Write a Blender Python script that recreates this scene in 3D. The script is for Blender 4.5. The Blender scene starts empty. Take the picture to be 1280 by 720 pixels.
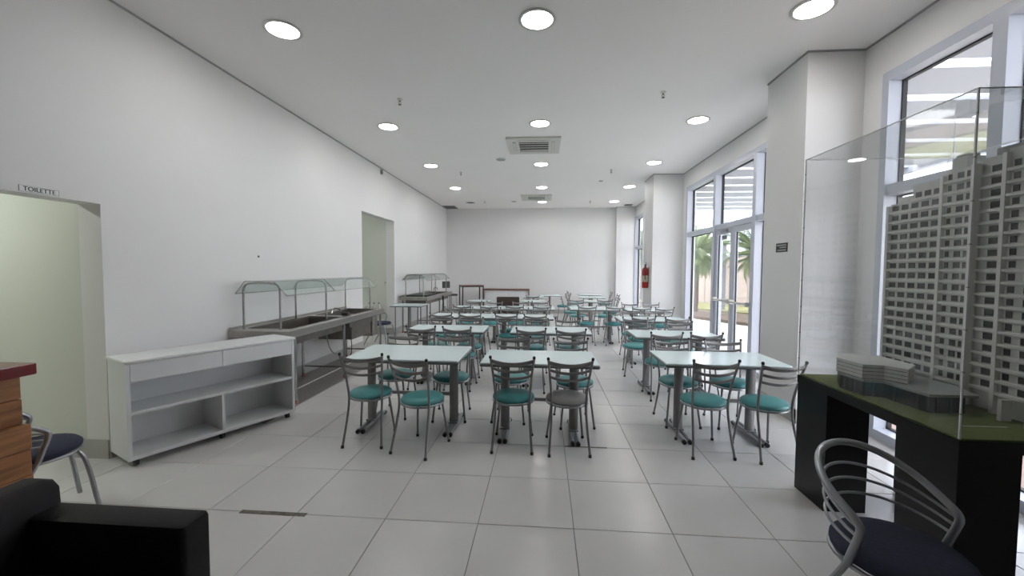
import bpy, math, random
from mathutils import Vector, Matrix
PI = math.pi
S = bpy.context.scene
COL = S.collection

# ------------------------------------------------------------------ camera
F, YAW, PITCH, ROLL, CAMH = 515.92, 0.0770065, -0.0452155, 0.0055711, 1.60558
def cam_axes():
    cy, sy = math.cos(YAW), math.sin(YAW)
    f = Vector((-sy*math.cos(PITCH), cy*math.cos(PITCH), math.sin(PITCH)))
    r = Vector((cy, sy, 0)); u = r.cross(f)
    return math.cos(ROLL)*r + math.sin(ROLL)*u, -math.sin(ROLL)*r + math.cos(ROLL)*u, f
cd = bpy.data.cameras.new('camera'); cam = bpy.data.objects.new('camera', cd); COL.objects.link(cam)
cd.sensor_width = 36.0; cd.lens = F/1280*36.0; cd.clip_start = 0.05; cd.clip_end = 300
_r, _u, _f = cam_axes()
m = Matrix.Identity(4)
for i in range(3):
    m[i][0] = _r[i]; m[i][1] = _u[i]; m[i][2] = -_f[i]
m[2][3] = CAMH
cam.matrix_world = m
S.camera = cam

# ------------------------------------------------------------------ world, light, exposure
SKY_STRENGTH = 12.5
LAMP_STRENGTH = 50.0
CORRIDOR_STRENGTH = 4
w = bpy.data.worlds.new('world'); S.world = w; w.use_nodes = True
nt = w.node_tree; nt.nodes.clear()
wo = nt.nodes.new('ShaderNodeOutputWorld'); bg = nt.nodes.new('ShaderNodeBackground')
tc = nt.nodes.new('ShaderNodeTexCoord'); sep = nt.nodes.new('ShaderNodeSeparateXYZ'); rp = nt.nodes.new('ShaderNodeValToRGB')
rp.color_ramp.elements[0].position = 0.0; rp.color_ramp.elements[0].color = (0.90, 0.90, 0.97, 1)
rp.color_ramp.elements[1].position = 1.0; rp.color_ramp.elements[1].color = (0.94, 0.945, 1.0, 1)
nt.links.new(tc.outputs['Generated'], sep.inputs[0]); nt.links.new(sep.outputs['Z'], rp.inputs[0])
nt.links.new(rp.outputs[0], bg.inputs[0]); nt.links.new(bg.outputs[0], wo.inputs[0])
bg.inputs[1].default_value = SKY_STRENGTH
S.view_settings.view_transform = 'Standard'; S.view_settings.look = 'None'
S.view_settings.exposure = 0.14; S.view_settings.gamma = 1.0; S.view_settings.use_curve_mapping = False
S.cycles.max_bounces = 10; S.cycles.diffuse_bounces = 5; S.cycles.transparent_max_bounces = 16
S.cycles.use_denoising = True

# ------------------------------------------------------------------ materials
def mat(name, col, rough=0.5, metal=0.0, noise=0.0, nscale=8.0, bump=0.0, bscale=60.0, spec=0.5, stretch=None, coat=0.0):
    m = bpy.data.materials.new(name); m.use_nodes = True
    n = m.node_tree.nodes; L = m.node_tree.links; p = n['Principled BSDF']
    p.inputs['Base Color'].default_value = (*col, 1); p.inputs['Roughness'].default_value = rough
    p.inputs['Metallic'].default_value = metal; p.inputs['Specular IOR Level'].default_value = spec
    p.inputs['Coat Weight'].default_value = coat
    tcn = n.new('ShaderNodeTexCoord'); mp = n.new('ShaderNodeMapping')
    L.new(tcn.outputs['Object'], mp.inputs[0])
    if stretch: mp.inputs['Scale'].default_value = stretch
    if noise > 0:
        nz = n.new('ShaderNodeTexNoise'); nz.inputs['Scale'].default_value = nscale; nz.inputs['Detail'].default_value = 5
        L.new(mp.outputs[0], nz.inputs['Vector'])
        cr = n.new('ShaderNodeValToRGB')
        cr.color_ramp.elements[0].position = 0.3; cr.color_ramp.elements[1].position = 0.7
        cr.color_ramp.elements[0].color = (*[c*(1-noise) for c in col], 1)
        cr.color_ramp.elements[1].color = (*[min(1, c*(1+noise)) for c in col], 1)
        L.new(nz.outputs['Fac'], cr.inputs[0]); L.new(cr.outputs[0], p.inputs['Base Color'])
    if bump > 0:
        nb = n.new('ShaderNodeTexNoise'); nb.inputs['Scale'].default_value = bscale; nb.inputs['Detail'].default_value = 4
        L.new(mp.outputs[0], nb.inputs['Vector'])
        b = n.new('ShaderNodeBump'); b.inputs['Strength'].default_value = bump; b.inputs['Distance'].default_value = 0.01
        L.new(nb.outputs['Fac'], b.inputs['Height']); L.new(b.outputs[0], p.inputs['Normal'])
    return m
def emit(name, col, s):
    m = bpy.data.materials.new(name); m.use_nodes = True
    n = m.node_tree.nodes; L = m.node_tree.links; n.clear()
    o = n.new('ShaderNodeOutputMaterial'); e = n.new('ShaderNodeEmission')
    e.inputs[0].default_value = (*col, 1); e.inputs[1].default_value = s; L.new(e.outputs[0], o.inputs[0])
    return m
def glass(name, tint=(1, 1, 1), ior=1.45, haze=0.0, hazecol=(.8, .85, .9)):
    m = bpy.data.materials.new(name); m.use_nodes = True
    n = m.node_tree.nodes; L = m.node_tree.links; n.clear()
    o = n.new('ShaderNodeOutputMaterial'); t = n.new('ShaderNodeBsdfTransparent'); g = n.new('ShaderNodeBsdfGlossy')
    t.inputs[0].default_value = (*tint, 1); g.inputs['Roughness'].default_value = 0.02
    f = n.new('ShaderNodeLayerWeight'); f.inputs[0].default_value = .5; mx = n.new('ShaderNodeMixShader')
    r0 = ((ior-1)/(ior+1))**2      # Schlick's approximation, the same from both faces of the sheet
    pw = n.new('ShaderNodeMath'); pw.operation = 'POWER'; pw.inputs[1].default_value = 5.0
    ma = n.new('ShaderNodeMath'); ma.operation = 'MULTIPLY_ADD'; ma.inputs[1].default_value = 1-r0; ma.inputs[2].default_value = r0
    L.new(f.outputs['Facing'], pw.inputs[0]); L.new(pw.outputs[0], ma.inputs[0]); L.new(ma.outputs[0], mx.inputs[0]); L.new(t.outputs[0], mx.inputs[1]); L.new(g.outputs[0], mx.inputs[2])
    last = mx
    if haze > 0:
        d = n.new('ShaderNodeBsdfDiffuse'); d.inputs[0].default_value = (*hazecol, 1)
        m2 = n.new('ShaderNodeMixShader'); m2.inputs[0].default_value = haze
        L.new(mx.outputs[0], m2.inputs[1]); L.new(d.outputs[0], m2.inputs[2]); last = m2
    L.new(last.outputs[0], o.inputs[0])
    return m
M = dict(
    wall=mat('wall_paint', (.745, .74, .735), .6, noise=.012, nscale=1.2, bump=.04, bscale=90),
    ceil=mat('ceiling_paint', (.89, .872, .86), .7, noise=.012, nscale=1.0),
    rear=mat('darkened_rear_wall', (.20, .195, .19), .7, noise=.03),  # unseen wall behind the camera, darkened to lower bounce light near by
    gap=mat('shadow_gap', (.36, .36, .355), .9, noise=.05),  # grey for strips that stand in for the shade of narrow recesses
    tile=mat('porcelain_tile', (.63, .622, .618), .24, noise=.03, nscale=2.2, bump=.015, bscale=14, spec=.5),
    grout=mat('grout', (.25, .25, .24), .9, noise=.1),
    worn=mat('worn_grout', (.16, .145, .125), .8, noise=.35, nscale=30, bump=.3),
    skirt=mat('skirting', (.42, .42, .40), .4, noise=.03),
    alu=mat('white_aluminium', (.50, .53, .60), .35, noise=.01, nscale=3),
    gasket=mat('black_gasket', (.02, .02, .022), .6, noise=.1),
    pane=glass('window_glass', (.86, .875, .88), 1.45),
    acrylic=glass('acrylic', (.97, .975, .975), 1.5, haze=.022, hazecol=(.85, .87, .9)),
    acredge=mat('acrylic_edge', (.80, .82, .82), .25, noise=.05, nscale=20),
    guard=glass('guard_glass', (.95, .985, .975), 1.5, haze=.06, hazecol=(.68, .76, .74)),
    steel=mat('brushed_steel', (.44, .42, .39), .32, .85, noise=.12, nscale=10, stretch=(1, .1, 1)),
    steeldark=mat('dull_steel', (.21, .19, .17), .38, .7, noise=.15, nscale=8),
    chrome=mat('polished_tube', (.40, .40, .39), .22, .9, noise=.04),
    tube=mat('grey_painted_tube', (.25, .245, .245), .38, .35, noise=.05, nscale=20),
    silver=mat('silver_tube', (.36, .37, .39), .3, .7, noise=.05, nscale=20),
    blackp=mat('black_plastic', (.015, .015, .016), .45, noise=.1),
    teal=mat('teal_vinyl', (.078, .31, .315), .42, noise=.06, nscale=14, bump=.06, bscale=120),
    tealdark=mat('dark_teal_vinyl', (.045, .235, .24), .45, noise=.1, nscale=14, bump=.06, bscale=120),  # deeper teal than the other seats
    greyseat=mat('grey_vinyl', (.24, .235, .23), .45, noise=.06, nscale=14, bump=.06, bscale=120),
    navy=mat('navy_fabric', (.022, .026, .055), .85, noise=.15, nscale=60, bump=.25, bscale=300),
    laminate=mat('pale_laminate', (.69, .82, .83), .2, noise=.012, nscale=4),
    edge=mat('grey_table_edge', (.15, .155, .155), .45, noise=.05),
    cabinet=mat('white_melamine', (.72, .735, .74), .35, noise=.012, nscale=4),
    leather=mat('black_leather', (.010, .008, .010), .6, noise=.2, nscale=10, bump=.12, bscale=160, spec=.25),
    red=mat('burgundy_lacquer', (.16, .012, .016), .25, noise=.08, nscale=6),
    redtop=mat('burgundy_top', (.16, .05, .045), .3, noise=.08, nscale=6),
    wood=mat('oiled_wood', (.30, .125, .042), .5, noise=.35, nscale=5, bump=.08, bscale=20, stretch=(8, .8, 8)),
    wood2=mat('oiled_wood_light', (.34, .15, .055), .5, noise=.3, nscale=5, bump=.08, bscale=20, stretch=(8, .8, 8)),
    blackdesk=mat('black_lacquer', (.006, .006, .007), .3, noise=.15, nscale=5, spec=.3),
    turf=mat('model_turf', (.115, .155, .03), .95, noise=.25, nscale=60, bump=.6, bscale=400),
    model=mat('model_grey', (.60, .61, .59), .6, noise=.06, nscale=15),
    modelband=mat('model_balcony', (.78, .78, .75), .55, noise=.05, nscale=15),
    modeldark=mat('model_window', (.035, .037, .038), .25, noise=.15, nscale=30),
    modelglass=mat('model_dark_glass', (.010, .013, .014), .35, noise=.2, nscale=20, spec=.2),
    modelwhite=mat('model_white', (.66, .66, .64), .5, noise=.04, nscale=20),
    modelroof=mat('model_roof', (.30, .32, .31), .5, noise=.08, nscale=20),
    acwhite=mat('appliance_white', (.62, .62, .58), .45, noise=.02),
    dark=mat('dark_grille', (.03, .03, .03), .6, noise=.2),
    slat=mat('grey_louvre', (.12, .12, .115), .5, noise=.1),
    brown=mat('dark_wicker', (.045, .028, .022), .7, noise=.4, nscale=60, bump=.4, bscale=120),
    browntop=mat('brown_top', (.16, .07, .045), .45, noise=.2, nscale=12),
    extred=mat('extinguisher_red', (.33, .015, .015), .3, noise=.05),
    extlabel=mat('extinguisher_label', (.45, .42, .33), .5, noise=.25, nscale=40),
    brass=mat('brass', (.4, .28, .1), .3, .9, noise=.1),
    signwhite=mat('sign_white', (.80, .80, .80), .4, noise=.02),
    signblack=mat('sign_black', (.02, .02, .02), .5, noise=.1),
    signgrey=mat('sign_grey', (.30, .31, .31), .5, noise=.1),
    rubber=mat('terracotta_foot', (.28, .10, .05), .6, noise=.2),
    curb=mat('dark_granite', (.21, .195, .18), .35, noise=.12, nscale=20),
    whitestrip=mat('white_metal_strip', (.80, .80, .79), .3, noise=.03),
    pave=mat('pale_paving', (.62, .60, .57), .8, noise=.06, nscale=2, bump=.1),
    pinkpave=mat('tan_pavers', (.30, .22, .18), .85, noise=.1, nscale=4, bump=.1),
    soil=mat('brown_soil', (.15, .11, .08), .95, noise=.3, nscale=10, bump=.4),
    grass=mat('lawn', (.21, .205, .085), .95, noise=.3, nscale=8, bump=.6, bscale=80),
    fence=mat('beige_fence', (.33, .275, .24), .8, noise=.08, nscale=4),
    canopy=mat('canopy_white', (.33, .345, .385), .5, noise=.02, nscale=3),
    leaf=mat('palm_leaf', (.15, .20, .075), .6, noise=.35, nscale=3),
    leafdry=mat('dry_frond', (.12, .07, .04), .8, noise=.3, nscale=6),
    trunk=mat('palm_trunk', (.16, .12, .09), .95, noise=.3, nscale=10, bump=.6, bscale=20),
    facade=mat('pale_facade', (.58, .62, .68), .6, noise=.03),
    facadeglass=mat('facade_glass', (.16, .22, .30), .1, noise=.2, nscale=6),
    lamp=emit('lamp_diffuser', (1.0, .98, .95), LAMP_STRENGTH),
    lampc=emit('corridor_lamp_diffuser', (.97, 1.0, .93), LAMP_STRENGTH*CORRIDOR_STRENGTH),
    liner=mat('corridor_paint', (.64, .66, .60), .6, noise=.015, nscale=1.2),
)

# ------------------------------------------------------------------ mesh builder
class MB:
    def __init__(s): s.v = []; s.f = []; s.mi = []; s.c = 0
    def add(s, vs, fs):
        b = len(s.v); s.v += [tuple(v) for v in vs]; s.f += [tuple(b+i for i in f) for f in fs]; s.mi += [s.c]*len(fs)
        return s
    def slot(s, i): s.c = i; return s
    def box(s, x0, x1, y0, y1, z0, z1):
        v = [(x, y, z) for x in (x0, x1) for y in (y0, y1) for z in (z0, z1)]
        return s.add(v, [(0, 1, 3, 2), (4, 6, 7, 5), (0, 4, 5, 1), (2, 3, 7, 6), (0, 2, 6, 4), (1, 5, 7, 3)])
    def bevbox(s, x0, x1, y0, y1, z0, z1, b=.01, seg=3):
        # box with rounded vertical corners plus a small chamfer on top and bottom
        def ring(off, z):
            o = []
            for cx, cy, a0 in ((x1-b, y1-b, 0), (x0+b, y1-b, 90), (x0+b, y0+b, 180), (x1-b, y0+b, 270)):
                for k in range(seg+1):
                    a = math.radians(a0 + 90*k/seg); rr = max(b-off, .0001)
                    o.append((cx+rr*math.cos(a), cy+rr*math.sin(a), z))
            return o
        c = min(b, (z1-z0)*.45)*.7
        rs = [ring(c, z0), ring(0, z0+c), ring(0, z1-c), ring(c, z1)]
        n = len(rs[0]); v = sum(rs, []); fs = []
        for k in range(3):
            for i in range(n):
                j = (i+1) % n; fs.append((k*n+i, k*n+j, (k+1)*n+j, (k+1)*n+i))
        fs.append(tuple(reversed(range(n)))); fs.append(tuple(range(3*n, 4*n)))
        return s.add(v, fs)
    def prism(s, poly, z0, z1):
        n = len(poly); v = [(x, y, z0) for x, y in poly] + [(x, y, z1) for x, y in poly]
        return s.add(v, [tuple(reversed(range(n))), tuple(range(n, 2*n))] + [(i, (i+1) % n, n+(i+1) % n, n+i) for i in range(n)])
    def extr(s, poly, axis, a, b):
        # polygon in the other two axes, extruded along axis
        n = len(poly)
        def P(p, t):
            return {'x': (t, p[0], p[1]), 'y': (p[0], t, p[1]), 'z': (p[0], p[1], t)}[axis]
        v = [P(p, a) for p in poly] + [P(p, b) for p in poly]
        return s.add(v, [tuple(reversed(range(n))), tuple(range(n, 2*n))] + [(i, (i+1) % n, n+(i+1) % n, n+i) for i in range(n)])
    def tube(s, pts, r, n=8, ry=None, closed=False, up=Vector((0, 0, 1))):
        pts = [Vector(p) for p in pts]; N = len(pts); v = []; fs = []
        rr = r if isinstance(r, (list, tuple)) else [r]*N
        prev = None
        for i, p in enumerate(pts):
            if closed: t = (pts[(i+1) % N]-pts[i-1])
            else: t = pts[min(i+1, N-1)]-pts[max(i-1, 0)]
            t.normalize()
            if prev is None:
                a = up if abs(t.dot(up)) < .95 else Vector((1, 0, 0))
                nn = (a - t*a.dot(t)).normalized()
            else:
                nn = (prev - t*prev.dot(t)).normalized()
            prev = nn; bb = t.cross(nn)
            for k in range(n):
                an = 2*PI*k/n
                v.append(p + nn*(math.cos(an)*rr[i]) + bb*(math.sin(an)*(ry if ry else rr[i])))
        for i in range(N if closed else N-1):
            j = (i+1) % N
            for k in range(n):
                l = (k+1) % n; fs.append((i*n+k, i*n+l, j*n+l, j*n+k))
        if not closed: fs += [tuple(reversed(range(n))), tuple(range((N-1)*n, N*n))]
        return s.add(v, fs)
    def lathe(s, prof, n=24, cx=0, cy=0):
        v = []; fs = []
        for r, z in prof:
            for k in range(n):
                a = 2*PI*k/n; v.append((cx+r*math.cos(a), cy+r*math.sin(a), z))
        for i in range(len(prof)-1):
            for k in range(n):
                l = (k+1) % n; fs.append((i*n+k, i*n+l, (i+1)*n+l, (i+1)*n+k))
        fs += [tuple(reversed(range(n))), tuple(range((len(prof)-1)*n, len(prof)*n))]
        return s.add(v, fs)
    def build(s, name, mt, parent=None, smooth=False, label=None, loc=None, rz=0):
        me = bpy.data.meshes.new(name); me.from_pydata(s.v, [], s.f); me.update()
        for q in (mt if isinstance(mt, (list, tuple)) else [mt]): me.materials.append(q)
        if any(s.mi): me.polygons.foreach_set('material_index', s.mi)
        if smooth:
            me.shade_smooth() if hasattr(me, 'shade_smooth') else [setattr(p, 'use_smooth', True) for p in me.polygons]
            if hasattr(me, 'set_sharp_from_angle'): me.set_sharp_from_angle(angle=math.radians(40))
        o = bpy.data.objects.new(name, me); COL.objects.link(o)
        if parent: o.parent = parent
        if loc: o.location = loc
        if rz: o.rotation_euler = (0, 0, rz)
        if label: o['label'] = label
        return o
def arc(cx, cy, r, a0, a1, n, z=0, ry=None):
    return [(cx+r*math.cos(math.radians(a0+(a1-a0)*i/n)), cy+(ry or r)*math.sin(math.radians(a0+(a1-a0)*i/n)), z) for i in range(n+1)]
def smooth_path(pts, it=2):
    p = [Vector(q) for q in pts]
    for _ in range(it):
        o = [p[0]]
        for a, b in zip(p[:-1], p[1:]): o += [a*.75+b*.25, a*.25+b*.75]
        o.append(p[-1]); p = o
    return p
def empty(name, loc=(0, 0, 0), rz=0, parent=None):
    o = bpy.data.objects.new(name, None); COL.objects.link(o); o.location = loc; o.rotation_euler = (0, 0, rz)
    o.empty_display_size = .1
    if parent: o.parent = parent
    return o
def tag(o, label, cat, group=None, kind=None):
    o['label'] = label; o['category'] = cat
    if group: o['group'] = group
    if kind: o['kind'] = kind
    return o
def struct(o): o['kind'] = 'structure'; return o
def dup(root, loc, rz=0):
    r = root.copy(); COL.objects.link(r); r.location = loc; r.rotation_euler = (0, 0, rz)
    def rec(a, b):
        for ch in a.children:
            c = ch.copy(); COL.objects.link(c); c.parent = b
            rec(ch, c)
    rec(root, r)
    return r

# ================================================================== STRUCTURE
XL, XR, YB, YN, ZC = -3.62, 3.20, 15.15, -2.6, 3.83
# floor: individual porcelain tiles on a grout bed
floor = struct(MB().box(-6.6, XR+.2, YN, YB, -.06, -.004).build('floor', M['grout']))
GX, GY, TS, J = .1978, 2.5132, .6, .0022
random.seed(4)
tile_me = []
for k in range(3):
    mb = MB().bevbox(-TS/2+J, TS/2-J, -TS/2+J, TS/2-J, -.03, 0, b=.003, seg=1)
    me = bpy.data.meshes.new('tile'); me.from_pydata(mb.v, [], mb.f); me.materials.append(M['tile']); tile_me.append(me)
far = MB()
n_t = 0
for j in range(-9, 22):
    y0 = GY + TS*j
    for i in range(-12, 6):
        x0 = GX + TS*i; x1 = x0+TS; y1 = y0+TS
        xa, xb = max(x0, XL), min(x1, XR+.05)
        if xb-xa < .02: continue
        ya, yb = max(y0, YN), min(y1, YB)
        if yb-ya < .02: continue
        vis = y0 > .7 and y0 < 8.8 and abs((x0+x1)/2) < 1.5*(y1)+.8
        full = xb-xa > .599 and yb-ya > .599
        if vis and full:
            o = bpy.data.objects.new('tile', tile_me[(i*7+j*3) % 3]); COL.objects.link(o); o.parent = floor
            o.location = ((x0+x1)/2, (y0+y1)/2, random.uniform(-.0006, .0006)); n_t += 1
        elif vis:
            MB().box(xa+J, xb-J, ya+J, yb-J, -.03, 0).build('tile', M['tile'], floor); n_t += 1
        else:
            far.box(xa+J, xb-J, ya+J, yb-J, -.03, 0)
for (cx0, cx1, cy0, cy1) in ((-6.4, XL, 1.1, 3.13), (-5.6, XL, 8.0, 9.78)):
    xx = cx1
    while xx > cx0:
        yy = cy1
        while yy > cy0+.02:
            far.box(max(xx-.6, cx0)+J, xx-J, max(yy-.6, cy0)+J, yy-J, -.03, 0); yy -= .6
        xx -= .6
fo = far.build('tile', M['tile'], floor); fo['kind'] = 'stuff'
# worn, repaired joints
MB().box(-1.98, -1.53, 2.488, 2.526, .0002, .0016).build('joint_patch', M['worn'], floor, label='dark worn repaired joint between tiles')
MB().box(.2, .58, 3.702, 3.722, .0002, .0016).build('joint_patch', M['worn'], floor, label='dark worn joint under the middle table')

# ceiling slab; the shadow gap is grey strips coloured like its shade
ceiling = struct(MB().box(-6.6, XR+.2, YN, YB+.2, ZC, ZC+.15).build('ceiling', M['ceil']))
# left wall with two openings
WT = .2
wl = MB()
wl.box(XL-WT, XL, YN, 1.15, 0, ZC); wl.box(XL-WT, XL, 1.15, 3.13, 2.12, ZC)
wl.box(XL-WT, XL, 3.13, 8.0, 0, ZC); wl.box(XL-WT, XL, 8.0, 9.78, 2.75, ZC); wl.box(XL-WT, XL, 9.78, YB+.2, 0, ZC)
wall_left = struct(wl.build('wall_left', M['wall']))
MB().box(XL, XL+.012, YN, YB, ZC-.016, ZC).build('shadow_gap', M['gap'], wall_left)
wall_back = struct(MB().box(XL, XR+.2, YB, YB+.2, 0, ZC).build('wall_back', M['wall']))
struct(MB().box(-6.6, XR+.2, YN-.2, YN, 0, ZC).build('wall_front', M['rear']))
# corridor shells behind the two openings
def corridor(y0, y1, x0, h, idx):
    mb = MB().box(x0, XL-WT, y1, y1+.15, 0, h).box(x0, XL-WT, y0-.15, y0, 0, h).box(x0-.15, x0, y0-.15, y1+.15, 0, h).box(x0-.15, XL-WT, y0-.15, y1+.15, h, h+.1)
    struct(mb.build('wall_corridor_%d' % idx, M['liner']))
corridor(1.15, 3.13, -6.4, 2.75, 1)
corridor(8.0, 9.78, -5.6, 3.3, 2)
struct(MB().box(XL-WT, XL, YN, 1.15, .0, .15).box(XL, XL+.012, 3.13, 8.0, 0, .15).box(XL, XL+.012, 9.78, YB, 0, .15).build('baseboard_left', M['skirt']))
struct(MB().box(-6.4, XL-.001, 3.118, 3.13, 0, .16).build('baseboard_corridor', M['skirt']))
struct(MB().box(-5.6, XL-.001, 9.768, 9.78, 0, .16).build('baseboard_far_corridor', M['skirt']))
struct(MB().box(XL+.012, 2.54, YB-.012, YB, 0, .15).build('baseboard_back', M['skirt']))
# right wall: header, piers, columns
wr = MB()
ZH = 3.47
wr.box(XR, XR+.2, YN, YB, ZH, ZC)
wr.box(XR, XR+.2, YN, 2.15, 0, ZH); wr.box(XR, XR+.2, 4.26, 5.5, 0, ZH); wr.box(XR, XR+.2, 9.66, 11.0, 0, ZH); wr.box(XR, XR+.2, 14.97, YB, 0, ZH)
wall_right = struct(wr.build('wall_right', M['wall']))
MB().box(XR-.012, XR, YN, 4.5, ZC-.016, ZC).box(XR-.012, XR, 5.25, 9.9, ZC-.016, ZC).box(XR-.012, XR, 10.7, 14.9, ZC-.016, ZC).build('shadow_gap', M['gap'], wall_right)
def column(x0, y0, y1, idx):
    c = struct(MB().box(x0, XR, y0, y1, 0, ZC).build('wall_column_%d' % idx, M['wall']))
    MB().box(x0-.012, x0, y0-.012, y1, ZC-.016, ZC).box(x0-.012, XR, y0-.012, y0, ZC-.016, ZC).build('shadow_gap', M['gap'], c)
    MB().box(x0-.012, x0, y0-.012, y1, 0, .15).box(x0-.012, XR, y0-.012, y0, 0, .15).build('baseboard', M['skirt'], c)
column(2.65, 4.5, 5.25, 1); column(2.52, 9.9, 10.75, 2); column(2.55, 14.93, YB, 3)

# windows on the right: aluminium frames, mullions, transom, panes
def window(name, y0, y1, ymull, zt0, zt1, skip_low=None):
    wn = struct(empty(name, (XR, y0, 0)))
    xa, xb = XR-.012, XR+.15
    def part(n, a, b, z0, z1, x0=xa, x1=xb, m='alu'):
        return MB().box(x0-XR, x1-XR, a-y0, b-y0, z0, z1).build(n, M[m], wn)
    part('frame', y1-.075, y1, 0, ZH); part('frame', y0, y0+.075, 0, ZH); part('frame', y0+.075, y1-.075, ZH-.085, ZH)
    ys = [y0+.075] + [q for ym in ymull for q in (ym-.05, ym+.05)] + [y1-.075]
    for ym in ymull: part('mullion', ym-.05, ym+.05, .0, ZH-.085)
    for a, b in zip(ys[::2], ys[1::2]):
        part('transom', a, b, zt0, zt1, xa+.02, xb-.02)
        pu = part('pane', a+.012, b-.012, zt1+.012, ZH-.097, XR+.125, XR+.133, 'pane')
        g = MB()
        for za, zb in ((zt1, ZH-.085),) + (() if (skip_low and a > skip_low[0]-.1 and b < skip_low[1]+.1) else ((.09, zt0),)):
            for q in ((a, a+.012, za, zb), (b-.012, b, za, zb), (a, b, za, za+.012), (a, b, zb-.012, zb)):
                g.box(.105, .145, q[0]-y0, q[1]-y0, q[2], q[3])
        g.build('gasket', M['gasket'], wn)
        if skip_low and a > skip_low[0]-.1 and b < skip_low[1]+.1: continue
        part('bottom_rail', a, b, 0, .09, xa-.01, xb+.02)
        part('pane', a+.012, b-.012, .102, zt0-.012, XR+.125, XR+.133, 'pane')
    return wn
window('window_1', 2.15, 4.26, [3.24], 2.32, 2.42)
window('window_2', 5.5, 9.66, [6.62, 8.12], 2.36, 2.45, skip_low=(6.62, 8.12))
window('window_3', 11.0, 14.97, [12.6, 13.75], 2.34, 2.43)
# glazed double door in window_2
door = struct(empty('door_1', (XR, 7.37, 0)))
for sgn, a, b in ((-1, 6.67, 7.365), (1, 7.375, 8.07)):
    leaf = MB()
    def lb(y0, y1, z0, z1, x0=.02, x1=.075): leaf.box(x0, x1, y0-7.37, y1-7.37, z0, z1)
    lb(a, a+.085, .01, 2.35); lb(b-.085, b, .01, 2.35); lb(a+.085, b-.085, 2.26, 2.35); lb(a+.085, b-.085, .01, .12)
    lf = leaf.build('door_leaf', M['alu'], door)
    MB().box(.044, .052, a+.085-7.37, b-.085-7.37, .12, 2.26).build('pane', M['pane'], lf)
    MB().box(.04, .06, a+.085-7.37, a+.097-7.37, .12, 2.26).box(.04, .06, b-.097-7.37, b-.085-7.37, .12, 2.26).build('gasket', M['gasket'], lf)
    MB().tube([(-.035, a+.07-7.37, 1.07), (-.035, b-.07-7.37, 1.07)], .017, 8).box(-.05, .02, a+.03-7.37, a+.09-7.37, 1.035, 1.105).box(-.05, .02, b-.09-7.37, b-.03-7.37, 1.035, 1.105).build('push_bar', M['acwhite'], lf, smooth=True)
MB().bevbox(-.03, .02, .18, .42, 2.275, 2.335, b=.008).build('door_closer', M['silver'], door, smooth=True)

# ================================================================== CEILING THINGS
def downlight(loc, on=True):
    t = empty('downlight', loc)
    MB().lathe([(.150, -.001), (.165, -.004), (.168, -.010), (.150, -.016), (.138, -.012), (.136, -.002)], 32).build('trim_ring', M['acwhite'], t, smooth=True)
    MB().lathe([(.002, -.009), (.137, -.008), (.138, -.003), (.002, -.003)], 32).build('diffuser', M['lamp'] if on else M['dark'], t, smooth=True)
    return t
cols = [(-2.45, 'left'), (-.08, 'middle'), (2.25, 'right')]
rows = [(3.78, 'nearest row in view'), (6.40, 'second row'), (8.84, 'third row'), (11.31, 'fourth row'), (13.72, 'last row by the back wall')]
base = downlight((-2.45, 3.78, ZC))
for y, rn in rows:
    for x, cn in cols:
        if y == 13.72 and cn == 'left': continue
        o = base if (x == -2.45 and y == 3.78) else dup(base, (x, y, ZC))
        tag(o, 'lit round white ceiling downlight, %s column, %s' % (cn, rn), 'ceiling light', 'round ceiling downlights')
tag(downlight((-2.47, 13.75, ZC), False), 'unlit dark round downlight near the back left corner', 'ceiling light', 'round ceiling downlights')
# corridor lamps
for (x, y, z, nm, sx) in ((-4.9, 2.2, 2.75, 'toilet corridor', .1), (-4.7, 8.8, 3.3, 'second corridor', .055)):
    t = empty('corridor_light', (x, y, z))
    MB().lathe([(sx+.02, -.001), (sx+.03, -.012), (sx, -.014), (sx, -.004)], 24).build('trim_ring', M['acwhite'], t, smooth=True)
    MB().lathe([(.002, -.010), (sx, -.009), (sx, -.004), (.002, -.004)], 24).build('diffuser', M['lampc'], t)
    tag(t, 'round ceiling lamp inside the %s' % nm, 'ceiling light')
# cassette air conditioners
def cassette(loc, label):
    t = empty('air_conditioner', loc)
    f = MB(); A, B, D = .465, .30, .022
    for q in ((-A, A, B, A), (-A, A, -A, -B), (-A, -B, -B, B), (B, A, -B, B)): f.box(q[0], q[1], q[2], q[3], -.03, 0)
    f.build('panel_frame', M['acwhite'], t)
    for k in range(4):
        o = MB().box(-.27, .27, .318, .358, -.038, -.030).build('air_flap', M['slat'] if False else M['acwhite'], t, rz=k*PI/2)
        MB().box(-.275, .275, .312, .3165, -.0315, -.030).box(-.275, .275, .3595, .364, -.0315, -.030).build('flap_gap', M['gap'], o)
    MB().box(-.3, .3, -.3, .3, -.012, 0).build('grille_backing', M['dark'], t)
    g = MB()
    for q in ((-.3, .3, .27, .3), (-.3, .3, -.3, -.27), (-.3, -.26, -.27, .27), (.26, .3, -.27, .27)): g.box(q[0], q[1], q[2], q[3], -.034, -.012)
    g.build('grille_frame', M['acwhite'], t)
    for k in range(4):
        y = -.20+.13*k
        MB().extr([(y-.010, -.030), (y+.006, -.036), (y+.012, -.036), (y-.004, -.030)], 'x', -.26, .26).build('slat', M['acwhite'], t)
    return tag(t, label, 'air conditioner', 'ceiling cassette air conditioners')
cassette((-.20, 7.5, ZC), 'nearer white ceiling cassette air conditioner with dark centre grille')
cassette((-.25, 12.87, ZC), 'farther white ceiling cassette air conditioner near the back wall')
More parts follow.
